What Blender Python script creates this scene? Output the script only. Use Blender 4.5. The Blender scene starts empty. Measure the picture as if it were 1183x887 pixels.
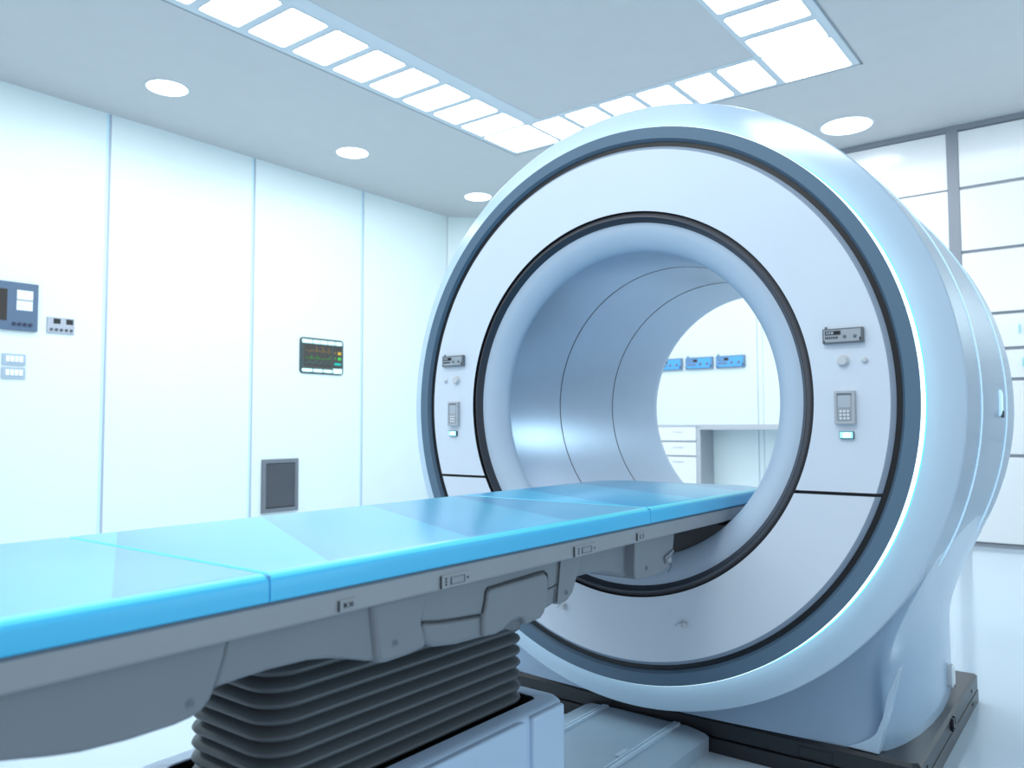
import bpy, bmesh, math, random
from mathutils import Vector, Matrix
random.seed(3)
PI = math.pi
S = 2.2            # metres per layout unit
ZF = 0.461         # eye level above the floor, layout units
XC, ZC = -0.5786, 0.0341   # axis of the bore
C = bpy.context.scene.collection
scn = bpy.context.scene

def W(p):          # layout units -> metres
    return Vector((p[0]*S, p[1]*S, (p[2]+ZF)*S))

# ------------------------------------------------------------------ materials
def mat(name, col, rough=.4, metal=0., spec=.5, emit=None, estr=0., coat=0., bump=0., bscale=60., var=0.):
    m = bpy.data.materials.new(name); m.use_nodes = True
    nt = m.node_tree; b = nt.nodes['Principled BSDF']
    b.inputs['Base Color'].default_value = (*col, 1)
    b.inputs['Roughness'].default_value = rough
    b.inputs['Metallic'].default_value = metal
    b.inputs['Specular IOR Level'].default_value = spec
    b.inputs['Coat Weight'].default_value = coat
    b.inputs['Coat Roughness'].default_value = .08
    if emit:
        b.inputs['Emission Color'].default_value = (*emit, 1)
        b.inputs['Emission Strength'].default_value = estr
    if bump or var:
        tc = nt.nodes.new('ShaderNodeTexCoord'); n = nt.nodes.new('ShaderNodeTexNoise')
        n.inputs['Scale'].default_value = bscale; n.inputs['Detail'].default_value = 4
        nt.links.new(tc.outputs['Object'], n.inputs['Vector'])
        if bump:
            bp = nt.nodes.new('ShaderNodeBump'); bp.inputs['Strength'].default_value = bump
            bp.inputs['Distance'].default_value = .002
            nt.links.new(n.outputs['Fac'], bp.inputs['Height']); nt.links.new(bp.outputs['Normal'], b.inputs['Normal'])
        if var:
            r = nt.nodes.new('ShaderNodeMix'); r.data_type = 'RGBA'
            r.inputs['A'].default_value = (*[c*(1-var) for c in col], 1)
            r.inputs['B'].default_value = (*[min(1, c*(1+var)) for c in col], 1)
            nt.links.new(n.outputs['Fac'], r.inputs['Factor']); nt.links.new(r.outputs['Result'], b.inputs['Base Color'])
    return m

M = {}
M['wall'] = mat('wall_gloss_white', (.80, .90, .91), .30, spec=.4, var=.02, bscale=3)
M['wall_seam'] = mat('wall_joint_blue', (.46, .53, .66), .4)
M['wall_strip'] = mat('wall_joint_cyan', (.62, .86, .95), .3)
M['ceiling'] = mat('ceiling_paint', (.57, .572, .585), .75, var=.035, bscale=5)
M['ceil_frame'] = mat('ceiling_light_frame', (.62, .68, .73), .5)
M['groove'] = mat('ceiling_groove', (.24, .28, .32), .6)
M['floor'] = mat('floor_polished', (.52, .62, .71), .12, spec=.5, var=.02, bscale=2)
M['cab_frame'] = mat('cabinet_frame_grey', (.27, .29, .33), .45)
M['cab_white'] = mat('cabinet_white', (.86, .87, .88), .18, coat=.3)
M['teal'] = mat('teal_handle', (.38, .72, .72), .4)
M['shell'] = mat('scanner_shell', (.285, .375, .49), .34, spec=.5, coat=.12, var=.03, bscale=9)
M['pedestal'] = mat('scanner_pedestal', (.35, .47, .62), .26, spec=.6, coat=.3, var=.02, bscale=9)
M['bezel'] = mat('scanner_bezel', (.52, .66, .80), .17, spec=.6, coat=.3, var=.02, bscale=9)
M['face_edge'] = mat('scanner_face_edge', (.38, .46, .57), .35)
M['face'] = mat('scanner_face_white', (.76, .83, .92), .33, spec=.45, var=.025, bscale=7)
M['black'] = mat('black_gap', (.006, .007, .010), .35)
M['blue_bevel'] = mat('slate_blue_bevel', (.080, .135, .195), .3)
M['blue'] = mat('slate_blue_ring', (.115, .190, .270), .34, spec=.4, var=.04, bscale=5)
M['glow'] = mat('light_ring', (.8, 1, 1), .4, emit=(.76, .98, 1.0), estr=1.45)
M['glow_cyan'] = mat('ring_spill_cyan', (.1, .8, 1), .4, emit=(.06, .72, .95), estr=1.1)  # ring light spilling onto the bezel, put in as a glowing colour
M['trim_dark'] = mat('bore_trim_dark', (.035, .040, .055), .32)
M['trim_grey'] = mat('bore_trim_grey', (.13, .13, .145), .30, metal=.3)
M['collar'] = mat('bore_collar', (.52, .62, .74), .38, var=.03, bscale=9)
M['liner'] = mat('bore_liner', (.41, .51, .64), .30, metal=.5, var=.03, bscale=9)
M['bore_shade'] = mat('bore_shade_dark', (.060, .056, .060), .5)
M['liner_seam'] = mat('liner_seam', (.15, .15, .17), .5)
M['seam_glow'] = mat('shell_seam_highlight', (.70, .88, 1.0), .6, emit=(.42, .70, .95), estr=.55)  # groove-edge highlights put in as pale colour and glow; latch shares it
M['platform'] = mat('platform_black', (.022, .023, .028), .30, spec=.5, var=.1, bscale=12)
M['plate'] = mat('floor_plate_grey', (.40, .50, .60), .30, var=.06, bscale=9)
M['plate_rail'] = mat('floor_plate_rail', (.58, .70, .82), .25)
M['tray'] = mat('table_tray_grey', (.245, .268, .300), .45, var=.04, bscale=10)
M['rail'] = mat('table_rail_grey', (.345, .365, .395), .42, var=.04, bscale=10)
M['line'] = mat('panel_line_dark', (.05, .055, .065), .6)
M['bellows'] = mat('bellows_rubber', (.098, .110, .124), .36, spec=.45)
M['bellows_dark'] = mat('slot_dark', (.010, .010, .012), .7)
M['housing'] = mat('base_housing', (.56, .71, .90), .34, var=.02, bscale=8)
M['screw'] = mat('screw_grey', (.16, .17, .19), .35, metal=.5)
M['metal'] = mat('brushed_metal', (.42, .44, .47), .3, metal=.8)
M['unit_frame'] = mat('unit_frame_grey', (.16, .18, .20), .4)
M['unit_face'] = mat('unit_face_silver', (.42, .46, .50), .35, metal=.2)
M['unit_blue'] = mat('unit_face_blue', (.10, .42, .86), .35)
M['unit_bframe'] = mat('unit_frame_bluegrey', (.15, .24, .36), .4)
M['unit_text'] = mat('unit_text_dark', (.08, .085, .10), .5)
M['unit_btext'] = mat('unit_text_brown', (.20, .16, .18), .5)
M['knob'] = mat('knob_white', (.66, .68, .71), .35)
M['keypad'] = mat('keypad_grey', (.50, .53, .57), .4)
M['keypad_in'] = mat('keypad_inner', (.38, .42, .46), .4)
M['key'] = mat('key_white', (.80, .83, .86), .4)
M['disp'] = mat('cyan_display', (.1, .7, .9), .3, emit=(.22, .85, 1.0), estr=2.2)
M['disp_core'] = mat('cyan_display_core', (.8, 1, 1), .3, emit=(.7, 1, 1), estr=3.5)
M['disp_glass'] = mat('keypad_glass', (.50, .55, .60), .12)
M['lamp'] = mat('ceiling_lamp_white', (1, 1, 1), .5, emit=(.93, .97, 1.0), estr=7.0)
M['mon_body'] = mat('monitor_body', (.035, .065, .070), .35)
M['mon_scr'] = mat('monitor_screen', (.02, .022, .022), .12, emit=(.035, .03, .028), estr=1)
M['mon_key'] = mat('monitor_key', (.70, .95, .95), .4, emit=(.6, .95, .95), estr=.35)
M['mon_line'] = mat('monitor_line', (.08, .12, .11), .4)
M['sc_y'] = mat('screen_amber', (.1, .08, 0), .4, emit=(.75, .48, .04), estr=.9)
M['sc_yd'] = mat('screen_amber_dim', (.1, .08, 0), .4, emit=(.16, .10, .03), estr=1)
M['sc_g'] = mat('screen_green', (0, .1, 0), .4, emit=(.05, .62, .10), estr=.9)
M['sc_gd'] = mat('screen_green_dim', (0, .1, 0), .4, emit=(.03, .25, .04), estr=1)
M['sc_t'] = mat('screen_teal', (0, .1, .1), .4, emit=(.0, .5, .42), estr=.9)
M['sc_td'] = mat('screen_teal_dim', (0, .1, .1), .4, emit=(.02, .10, .10), estr=1)
M['vent'] = mat('vent_grey', (.17, .19, .22), .45)
M['vent_in'] = mat('vent_slat', (.17, .19, .225), .45)
M['vent_back'] = mat('vent_back', (.03, .035, .04), .7)
M['wallblue'] = mat('wall_panel_blue', (.095, .155, .245), .45)
M['wp_dark'] = mat('wall_panel_knob', (.03, .04, .09), .5)
M['wp_white'] = mat('wall_panel_card', (.82, .90, .93), .5)
M['wp_line'] = mat('wall_panel_rule', (.45, .58, .68), .5)
M['wp_grey'] = mat('small_panel_grey', (.45, .48, .55), .5)
M['socket'] = mat('socket_plate', (.40, .50, .60), .4)
M['socket_in'] = mat('socket_key', (.92, .96, .97), .35)
M['counter'] = mat('counter_grey', (.50, .52, .56), .4)
M['counter_side'] = mat('counter_side_grey', (.36, .39, .43), .45)

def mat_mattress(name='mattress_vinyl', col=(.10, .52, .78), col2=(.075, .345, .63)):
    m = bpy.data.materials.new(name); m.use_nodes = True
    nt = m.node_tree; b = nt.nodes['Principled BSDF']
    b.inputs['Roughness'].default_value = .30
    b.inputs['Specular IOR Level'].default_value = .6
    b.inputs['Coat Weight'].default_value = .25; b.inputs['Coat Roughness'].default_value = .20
    # base colour ramps from darker to lighter blue across slanting bands (band pitch .15 layout units, slope 1:2)
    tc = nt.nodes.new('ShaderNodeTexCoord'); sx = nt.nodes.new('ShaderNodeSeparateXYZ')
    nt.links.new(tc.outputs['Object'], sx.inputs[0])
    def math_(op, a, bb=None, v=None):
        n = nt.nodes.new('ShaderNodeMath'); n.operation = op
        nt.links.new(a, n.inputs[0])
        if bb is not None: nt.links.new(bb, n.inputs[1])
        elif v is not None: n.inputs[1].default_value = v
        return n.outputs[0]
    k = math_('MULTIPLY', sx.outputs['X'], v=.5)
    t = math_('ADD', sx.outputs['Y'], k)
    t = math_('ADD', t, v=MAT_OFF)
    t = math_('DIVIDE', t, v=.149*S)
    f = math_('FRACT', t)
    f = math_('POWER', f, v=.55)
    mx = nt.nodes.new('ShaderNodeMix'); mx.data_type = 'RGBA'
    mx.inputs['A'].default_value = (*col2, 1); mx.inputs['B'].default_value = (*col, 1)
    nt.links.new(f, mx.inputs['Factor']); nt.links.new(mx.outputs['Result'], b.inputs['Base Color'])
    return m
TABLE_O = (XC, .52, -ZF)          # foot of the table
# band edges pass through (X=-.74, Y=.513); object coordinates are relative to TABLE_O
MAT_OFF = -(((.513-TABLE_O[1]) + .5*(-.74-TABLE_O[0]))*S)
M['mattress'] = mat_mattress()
M['mattress_side'] = mat('mattress_side_vinyl', (.075, .60, .98), .34, spec=.5, coat=.2)
M['mattress_edge'] = mat('mattress_edge_highlight', (.13, .80, .95), .3, coat=.2)  # bright highlight along the rounded edge, painted into the colour
M['mattress_seam'] = mat('mattress_seam', (.10, .35, .75), .5)

# brushed look along the bore (fine streaks in the liner)
# ------------------------------------------------------------------ mesh builder
class MB:
    def __init__(s): s.v = []; s.f = []; s.m = []; s.mats = []
    def mi(s, m):
        m = M[m] if isinstance(m, str) else m
        if m not in s.mats: s.mats.append(m)
        return s.mats.index(m)
    def add(s, vs, fs, m):
        o = len(s.v); s.v += [tuple(p) for p in vs]
        if isinstance(m, (list,)):
            for f, k in zip(fs, m): s.f.append([o+i for i in f]); s.m.append(s.mi(k))
        else:
            k = s.mi(m)
            for f in fs: s.f.append([o+i for i in f]); s.m.append(k)
        return s
    def box(s, x0, x1, y0, y1, z0, z1, m):
        vs = [(x, y, z) for x in (x0, x1) for y in (y0, y1) for z in (z0, z1)]
        return s.add(vs, [(0,1,3,2),(4,6,7,5),(0,4,5,1),(2,3,7,6),(0,2,6,4),(1,5,7,3)], m)
    def prism(s, poly, axis, a, b, m):
        # poly in the two other axes; axis 'x': (y,z); 'y': (x,z); 'z': (x,y)
        def P(p, t):
            return (t, p[0], p[1]) if axis == 'x' else ((p[0], t, p[1]) if axis == 'y' else (p[0], p[1], t))
        n = len(poly); vs = [P(p, a) for p in poly] + [P(p, b) for p in poly]
        fs = [tuple(range(n)), tuple(range(2*n-1, n-1, -1))] + [(i, (i+1) % n, n+(i+1) % n, n+i) for i in range(n)]
        return s.add(vs, fs, m)
    def lathe(s, prof, mats, n=160, closed=True, a0=0, a1=2*PI, c=(XC, ZC)):
        full = abs(a1-a0-2*PI) < 1e-6; k = len(prof); cnt = n if full else n+1
        vs = []
        for i in range(cnt):
            a = a0+(a1-a0)*i/n
            for r, y in prof: vs.append((c[0]+r*math.cos(a), y, c[1]+r*math.sin(a)))
        fs = []; ms = []; segs = k if closed else k-1
        for i in range(n):
            j = (i+1) % cnt
            for q in range(segs):
                q2 = (q+1) % k
                fs.append((i*k+q, j*k+q, j*k+q2, i*k+q2)); ms.append(mats if isinstance(mats, str) else mats[q % len(mats)])
        if not full and closed:
            fs.append(tuple(range(k))); ms.append(ms[0]); fs.append(tuple(cnt*k-1-i for i in range(k))); ms.append(ms[0])
        return s.add(vs, fs, ms)
    def cyl(s, p0, p1, r0, r1, m, n=24, cap=True):
        p0, p1 = Vector(p0), Vector(p1); d = (p1-p0).normalized()
        u = d.orthogonal().normalized(); w = d.cross(u)
        vs = []
        for p, r in ((p0, r0), (p1, r1)):
            for i in range(n):
                a = 2*PI*i/n; vs.append(p+r*(math.cos(a)*u+math.sin(a)*w))
        fs = [(i, (i+1) % n, n+(i+1) % n, n+i) for i in range(n)]
        if cap: fs += [tuple(range(n-1, -1, -1)), tuple(range(n, 2*n))]
        return s.add(vs, fs, m)
    def tube(s, pts, r, m, n=8):
        for a, b in zip(pts[:-1], pts[1:]): s.cyl(a, b, r, r, m, n)
        return s
    def loops(s, rings, m, cap0=True, cap1=True):
        n = len(rings[0]); vs = [p for r in rings for p in r]; fs = []
        ms = [] 
        for i in range(len(rings)-1):
            for j in range(n):
                fs.append((i*n+j, i*n+(j+1) % n, (i+1)*n+(j+1) % n, (i+1)*n+j))
                ms.append(m[i] if isinstance(m, list) else m)
        if cap0: fs.append(tuple(range(n-1, -1, -1))); ms.append(m[0] if isinstance(m, list) else m)
        if cap1: fs.append(tuple((len(rings)-1)*n+i for i in range(n))); ms.append(m[-1] if isinstance(m, list) else m)
        return s.add(vs, fs, ms)

def rrect(x0, x1, y0, y1, r, n=6):
    r = max(min(r, (x1-x0)/2-1e-5, (y1-y0)/2-1e-5), 1e-5); pts = []
    for cx, cy, a in ((x1-r, y1-r, 0), (x0+r, y1-r, PI/2), (x0+r, y0+r, PI), (x1-r, y0+r, 1.5*PI)):
        for i in range(n+1):
            t = a+PI/2*i/n; pts.append((cx+r*math.cos(t), cy+r*math.sin(t)))
    return pts

def obj(name, mb, parent=None, at=None, bevel=0, smooth=34, bseg=3, cut=None):
    """link one mesh; world layout coords -> metres relative to the root's foot"""
    me = bpy.data.meshes.new(name)
    bm = bmesh.new()
    root = parent
    while root is not None and root.parent is not None: root = root.parent
    org = Vector(root['_o']) if root is not None else (W(at) if at is not None else Vector((0, 0, 0)))
    vs = [bm.verts.new(W(p)-org) for p in mb.v]
    for f, k in zip(mb.f, mb.m):
        try:
            fc = bm.faces.new([vs[i] for i in f]); fc.material_index = k
        except ValueError: pass
    if cut:
        for co, no in cut:
            bmesh.ops.bisect_plane(bm, geom=bm.verts[:]+bm.edges[:]+bm.faces[:], plane_co=W(co)-org, plane_no=no, clear_outer=True)
            be = [e for e in bm.edges if e.is_boundary]
            bmesh.ops.holes_fill(bm, edges=be, sides=0)
    bmesh.ops.recalc_face_normals(bm, faces=bm.faces[:])
    for f in bm.faces: f.smooth = True
    for e in bm.edges:
        if len(e.link_faces) == 2 and e.calc_face_angle(0) > math.radians(smooth): e.smooth = False
    bm.to_mesh(me); bm.free()
    for m in mb.mats: me.materials.append(m)
    o = bpy.data.objects.new(name, me); C.objects.link(o)
    if parent is not None: o.parent = parent
    else: o.location = org
    if parent is None: o['_o'] = tuple(org)
    if bevel:
        b = o.modifiers.new('bevel', 'BEVEL'); b.width = bevel*S; b.segments = bseg; b.limit_method = 'ANGLE'
        b.angle_limit = math.radians(38); b.harden_normals = False
    return o

def thing(name, at, label, cat, group=None):
    o = bpy.data.objects.new(name, None); C.objects.link(o)
    o.location = W(at); o['_o'] = tuple(W(at)); o.empty_display_size = .1
    return tag(o, label, cat, group)
def tag(o, label, cat, group=None):
    o['label'] = label; o['category'] = cat
    if group: o['group'] = group
    return o
def struct(name, mb, **k):
    o = obj(name, mb, **k); o['kind'] = 'structure'; return o

# ------------------------------------------------------------------ the room
XL, YB, ZT = -2.99, 3.51, 1.177
XR, YN = 1.75, -1.75
FL = -ZF
m = MB(); m.box(XL-.2, XR+.4, YN-.3, YB+.3, FL-.05, FL, 'floor'); struct('floor', m, at=(0, 1, FL))
# ceiling with a raised coffer inside the ring of light panels
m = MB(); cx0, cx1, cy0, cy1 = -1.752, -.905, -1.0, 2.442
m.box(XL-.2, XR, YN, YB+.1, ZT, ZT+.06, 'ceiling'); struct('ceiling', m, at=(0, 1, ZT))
# frame plate that carries the light panels, and its fine outer groove
m = MB(); e = .0015
m.box(-2.062, cx0, -1.25, 2.702, ZT-e, ZT+.0005, 'ceil_frame'); m.box(cx1, -.650, -1.25, 2.702, ZT-e, ZT+.0005, 'ceil_frame')
m.box(cx0, cx1, cy1, 2.702, ZT-e, ZT+.0005, 'ceil_frame')
struct('trim_1', m, at=(-1.36, 1, ZT))
m = MB(); g = .007
m.box(-2.062-g, -2.062, -1.25, 2.702+g, ZT-e*1.2, ZT+.0004, 'groove'); m.box(-.650, -.650+g, -1.25, 2.702+g, ZT-e*1.2, ZT+.0004, 'groove')
m.box(-2.062-g, -.650+g, 2.702, 2.702+g, ZT-e*1.2, ZT+.0004, 'groove')
struct('trim_2', m, at=(-1.36, 1, ZT))
# left wall: wide glossy boards with recessed joints
seams = [1.4086-.627*k for k in range(5, 0, -1)] + [1.4086, 2.0355, 2.6631]
ys = [YN] + [s for s in seams if s > YN] + [3.2857]
m = MB(); m.box(XL-.06, XL-.004, YN, 3.2857, FL, ZT, 'wall_seam')
for a, b in zip(ys[:-1], ys[1:]): m.box(XL-.01, XL, a+.005, b-.005, FL, ZT, 'wall')
struct('wall_left', m, at=(XL, 1, FL))
m = MB()
for s in seams: m.box(XL-.004, XL-.0012, s-.0115, s-.004, FL, ZT, 'wall_strip'); m.box(XL-.003, XL+.0006, s-.0145, s-.0055, FL, ZT, 'wall_strip')
struct('trim_3', m, at=(XL, 1, FL))
m = MB(); m.prism([(XL, 3.2857), (-2.766, YB), (-2.80, YB+.06), (XL-.06, 3.33)], 'z', FL, ZT, 'wall'); struct('wall_corner', m, at=(-2.9, 3.4, FL))
# back wall
m = MB(); m.box(-2.80, -1.3137, YB, YB+.06, FL, ZT, 'wall'); m.box(-1.3105, -1.289, YB+.002, YB+.06, FL, ZT, 'wall'); m.box(-1.286, -1.02, YB, YB+.06, FL, ZT, 'wall')
m.box(-1.02, XR, YB+.06, YB+.12, FL, ZT, 'wall'); m.box(-1.33, -1.26, YB+.005, YB+.05, FL, ZT, 'wall_seam')
struct('wall_back', m, at=(-1, YB, FL))
# thin dark ceiling line
m = MB(); m.box(-2.766, -1.02, YB-.006, YB, ZT-.006, ZT, 'cab_frame'); struct('trim_4', m, at=(-1, YB, ZT))

# ------------------------------------------------------------------ ceiling lamps
def ceiling_panel(x0, x1, y0, y1, label, group='square panels of the ceiling light ring'):
    t = thing('ceiling_light_panel', ((x0+x1)/2, (y0+y1)/2, ZT-.0015), label, 'ceiling light', group); t['kind'] = 'thing'
    b = MB(); b.loops([[(x, y, ZT-.0015) for x, y in rrect(x0, x1, y0, y1, .008)], [(x, y, ZT-.0045) for x, y in rrect(x0, x1, y0, y1, .008)]], 'ceil_frame', True, False)
    obj('lamp_frame', b, t)
    b = MB(); i = .0025; b.loops([[(x, y, ZT-.002) for x, y in rrect(x0+i, x1-i, y0+i, y1-i, .008)], [(x, y, ZT-.0048) for x, y in rrect(x0+i, x1-i, y0+i, y1-i, .008)]], 'lamp')
    obj('diffuser', b, t)
nth = ['first', 'second', 'third', 'fourth', 'fifth', 'sixth', 'seventh', 'eighth', 'ninth', 'tenth']
for k in range(9):
    y0 = 2.305-.1595*k
    ceiling_panel(-2.030, -1.815, y0, y0+.130, 'white rectangular ceiling light panel, %s from the far left corner panel in the left row' % nth[k])
ceiling_panel(-2.036, -1.815, 2.452, 2.676, 'white square corner ceiling light panel where left row meets far row')
for k in range(6):
    x0 = -1.797+.1515*k
    if k == 5: x0 = -1.0394
    ceiling_panel(x0, x0+.127, 2.460, 2.679, 'white square ceiling light panel, %s from the left corner panel in the far row' % nth[k])
ceiling_panel(-.888, -.671, 2.458, 2.690, 'white square corner ceiling light panel at the right end of far row')
for k in range(4):
    y0 = 2.318-.1645*k
    ceiling_panel(-.888, -.675, y0, y0+.130, 'white rectangular ceiling light panel, %s from the corner panel in the right row' % nth[k])
def downlight(x, y, r, label):
    t = thing('round_downlight', (x, y, ZT), label, 'ceiling light', 'round downlights in the ceiling')
    b = MB(); b.lathe([(r, 0), (r*1.10, 0), (r*1.08, -.004), (r, -.003)], 'ceil_frame', 48, c=(0, 0))
    b.v = [(x+p[0], y+p[2], ZT+p[1]) for p in b.v]; obj('lamp_rim', b, t)
    b = MB(); b.cyl((x, y, ZT), (x, y, ZT-.0028), r, r*.985, 'lamp', 48); obj('diffuser', b, t)
downlight(-2.598, 1.414, .066, 'round white downlight nearest the camera above the left wall')
downlight(-2.598, 2.249, .066, 'round white downlight above the wall monitor, second along left wall')
downlight(-2.599, 3.087, .066, 'round white downlight at the far left, peeking past the scanner ring')
downlight(-.836, 3.241, .092, 'large round white downlight above the right side of the scanner')

# ------------------------------------------------------------------ wall instruments
def instrument(root, x0, x1, z0, z1, y, d, frame, face, text, prefix=''):
    """slim control unit on a surface facing -Y: frame, face, display, knobs"""
    w, h = x1-x0, z1-z0; b = MB(); b.box(x0, x1, y-d, y, z0, z1, frame)
    fr = obj('unit_case', b, root, bevel=w*.012, bseg=2)
    b = MB(); i = h*.10; b.box(x0+i, x1-i*1.4, y-d*1.06, y-d*.9, z0+i, z1-i, face); obj('face_plate', b, fr)
    b = MB(); b.cyl((x0+w*.075, y-d*.5, z1-h*.02), (x0+w*.075, y-d*.5, z1+h*.15), w*.035, w*.03, frame, 12); obj('antenna_stub', b, fr)
    yf = y-d*1.06
    b = MB(); b.box(x0+w*.07, x0+w*.46, yf-d*.10, yf+.0002, z0+h*.56, z0+h*.84, text)
    b.box(x0+w*.11, x0+w*.28, yf-d*.13, yf, z0+h*.62, z0+h*.78, face); b.box(x0+w*.14, x0+w*.16, yf-d*.16, yf, z0+h*.62, z0+h*.78, text)
    b.box(x0+w*.20, x0+w*.22, yf-d*.16, yf, z0+h*.62, z0+h*.78, text); b.box(x0+w*.30, x0+w*.43, yf-d*.16, yf, z0+h*.62, z0+h*.80, 'black')
    obj('display', b, fr)
    b = MB(); xs = x0+w*.07
    for q, ww in enumerate((.035, .04, .03, .025, .03, .035, .04)):
        b.box(xs, xs+w*ww, yf-d*.05, yf+.0002, z0+h*.30, z0+h*.46, text); xs += w*(ww+.014)
    obj('lettering', b, fr)
    for kx in (.55, .80):
        b = MB(); b.cyl((x0+w*kx, yf, z0+h*.42), (x0+w*kx, yf-d*.25, z0+h*.42), h*.11, h*.09, text if face == 'unit_blue' else 'unit_frame', 16); obj('knob', b, fr)
    b = MB(); b.box(x1-w*.085, x1-w*.055, yf-d*.08, yf, z0+h*.12, z0+h*.34, 'black'); obj('port', b, fr)
    b = MB(); b.cyl((x0+w*.05, yf, z0+h*.14), (x0+w*.05, yf-d*.1, z0+h*.14), h*.05, h*.05, 'black', 10); obj('screw', b, fr)
    return fr
for x0, x1, lab in ((-1.5046, -1.3666, 'bright blue wall instrument, rightmost of the row seen through the bore'),
                    (-1.6570, -1.5205, 'bright blue wall instrument between two others, seen through the bore'),
                    (-1.8115, -1.6750, 'bright blue wall instrument cut off by the bore edge, leftmost visible of the row')):
    t = thing('wall_instrument', ((x0+x1)/2, YB, .265), lab, 'wall instrument', 'blue wall instruments behind the scanner')
    instrument(t, x0, x1, .2660, .3225, YB, .012, 'unit_bframe', 'unit_blue', 'unit_btext')

# left-wall items (surface faces +X)
def xbox(b, y0, y1, z0, z1, x0, x1, m_): return b.box(XL+x0, XL+x1, y0, y1, z0, z1, m_)
t = thing('control_board', (XL, 1.05, .33), 'large slate blue wall board with dark screen and two white cards, cut by left edge', 'control panel')
b = MB(); xbox(b, .93, 1.1715, .3318, .4952, 0, .012, 'wallblue'); obj('board', b, t, bevel=.0015)
b = MB(); xbox(b, .965, 1.0735, .362, .468, .012, .0135, 'mon_scr'); obj('screen', b, t)
b = MB(); xbox(b, 1.1035, 1.1535, .4370, .4690, .012, .0132, 'wp_white'); obj('card', b, t)
b = MB(); xbox(b, 1.1030, 1.1530, .4005, .4335, .012, .0132, 'wp_white'); xbox(b, 1.1070, 1.1180, .4160, .4172, .0132, .0134, 'wp_line'); xbox(b, 1.107, 1.124, .4120, .4130, .0132, .0134, 'wp_line'); obj('card', b, t)
for q in range(4):
    b = MB(); y = 1.0965+q*.0170; b.cyl((XL+.012, y, .3525), (XL+.017, y, .3525), .0062, .0055, 'wp_dark', 16); obj('knob', b, t)
t = thing('wall_gauge', (XL, 1.25, .333), 'small pale grey wall panel with two black windows above five round knobs', 'control panel')
b = MB(); xbox(b, 1.2045, 1.2955, .3330, .3895, 0, .006, 'wp_grey'); obj('plate', b, t, bevel=.001)
for y in (1.2245, 1.2670): b = MB(); xbox(b, y, y+.0235, .3668, .3850, .006, .0068, 'black'); obj('window', b, t)
for q in range(5): b = MB(); y = 1.2180+q*.0167; b.cyl((XL+.006, y, .3455), (XL+.010, y, .3455), .0052, .0045, 'unit_text', 14); obj('knob', b, t)
for z0, lab in ((.2122, 'pale blue switch plate with four white keys, upper of the pair on the left wall'), (.1660, 'pale blue switch plate with four white keys, lower of the pair on the left wall')):
    t = thing('switch_plate', (XL, 1.103, z0), lab, 'switch', 'switch plates on the left wall')
    b = MB(); xbox(b, 1.0668, 1.1395, z0, z0+.0385, 0, .005, 'socket'); obj('plate', b, t, bevel=.001)
    for q in range(4): b = MB(); y = 1.0775+q*.0138; xbox(b, y, y+.0115, z0+.011, z0+.0315, .005, .0075, 'socket_in'); obj('switch_key', b, t, bevel=.0006)
# patient monitor, tilted out a little from the wall
t = thing('patient_monitor', (XL, 2.408, .248), 'black wall monitor with green and amber traces between two wall seams', 'monitor')
Y0, Y1, Z0, Z1, D = 2.2830, 2.5370, .2465, .4130, .006
b = MB(); r0 = rrect(Y0, Y1, Z0, Z1, .016)
b.loops([[(XL+D*.0, y, z) for y, z in r0], [(XL+D*.85, y, z) for y, z in r0], [(XL+D, y, z) for y, z in rrect(Y0+.003, Y1-.003, Z0+.003, Z1-.003, .013)]], 'mon_body')
obj('monitor_case', b, t)
b = MB(); xbox(b, 2.300, 2.468, .2775, .3830, D, D+.0006, 'mon_scr'); obj('screen', b, t)
b = MB(); xbox(b, 2.472, 2.5265, .2775, .3830, D, D+.0006, 'mon_scr'); obj('readout_screen', b, t)
def trace(z, amp, col, ph, q):
    b = MB(); pts = []
    for i in range(70):
        u = i/69; y = 2.312+u*.145; f = (u*4+ph) % 1
        v = amp*(1.0 if f < .05 else (-.35 if f < .10 else (.3 if .25 < f < .38 else 0)))
        if q == 'wave': v = amp*.8*max(0, math.sin(2*PI*(u*4+ph)))
        pts.append((XL+D+.0008, y, z+v))
    b.tube(pts, .0011, col, 5); return b
tr = [(.352, .022, 'sc_yd', .3, 'a'), (.318, .016, 'sc_gd', .1, 'a'), (.296, .012, 'sc_td', .6, 'wave')]
for z, a_, c_, p_, q_ in tr: obj('signal_trace', trace(z, a_, c_, p_, q_), t)
for z, c_ in ((.350, 'sc_y'), (.324, 'sc_g')): b = MB(); b.prism(rrect(2.502, 2.522, z-.007, z+.007, .003), 'x', XL+D+.0006, XL+D+.0012, c_); obj('readout', b, t)
for z, c_ in ((.351, 'sc_yd'), (.325, 'sc_gd')): b = MB(); xbox(b, 2.480, 2.490, z-.004, z+.004, D+.0006, D+.001, c_); obj('readout', b, t)
b = MB(); xbox(b, 2.482, 2.522, .292, .304, D+.0006, D+.0012, 'sc_t'); obj('readout', b, t)
for a_, c_ in ((2.293, 2.352), (2.356, 2.395), (2.399, 2.438), (2.442, 2.482), (2.486, 2.526)):
    b = MB(); b.prism(rrect(a_, c_, .3875, .4045, .004), 'x', XL+D, XL+D+.002, 'mon_key'); obj('soft_key', b, t)
for a_, c_ in ((2.293, 2.352), (2.357, 2.412), (2.417, 2.468)):
    b = MB(); b.prism(rrect(a_, c_, .2545, .2690, .004), 'x', XL+D, XL+D+.002, 'mon_key'); obj('soft_key', b, t)
b = MB(); b.prism(rrect(2.474, 2.5275, .2530, .2765, .004), 'x', XL+D, XL+D+.002, 'mon_key'); obj('soft_key', b, t)
b = MB()
for a_ in (2.2985, 2.4665): xbox(b, a_, a_+.003, .2765, .384, D, D+.001, 'mon_line')
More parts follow.
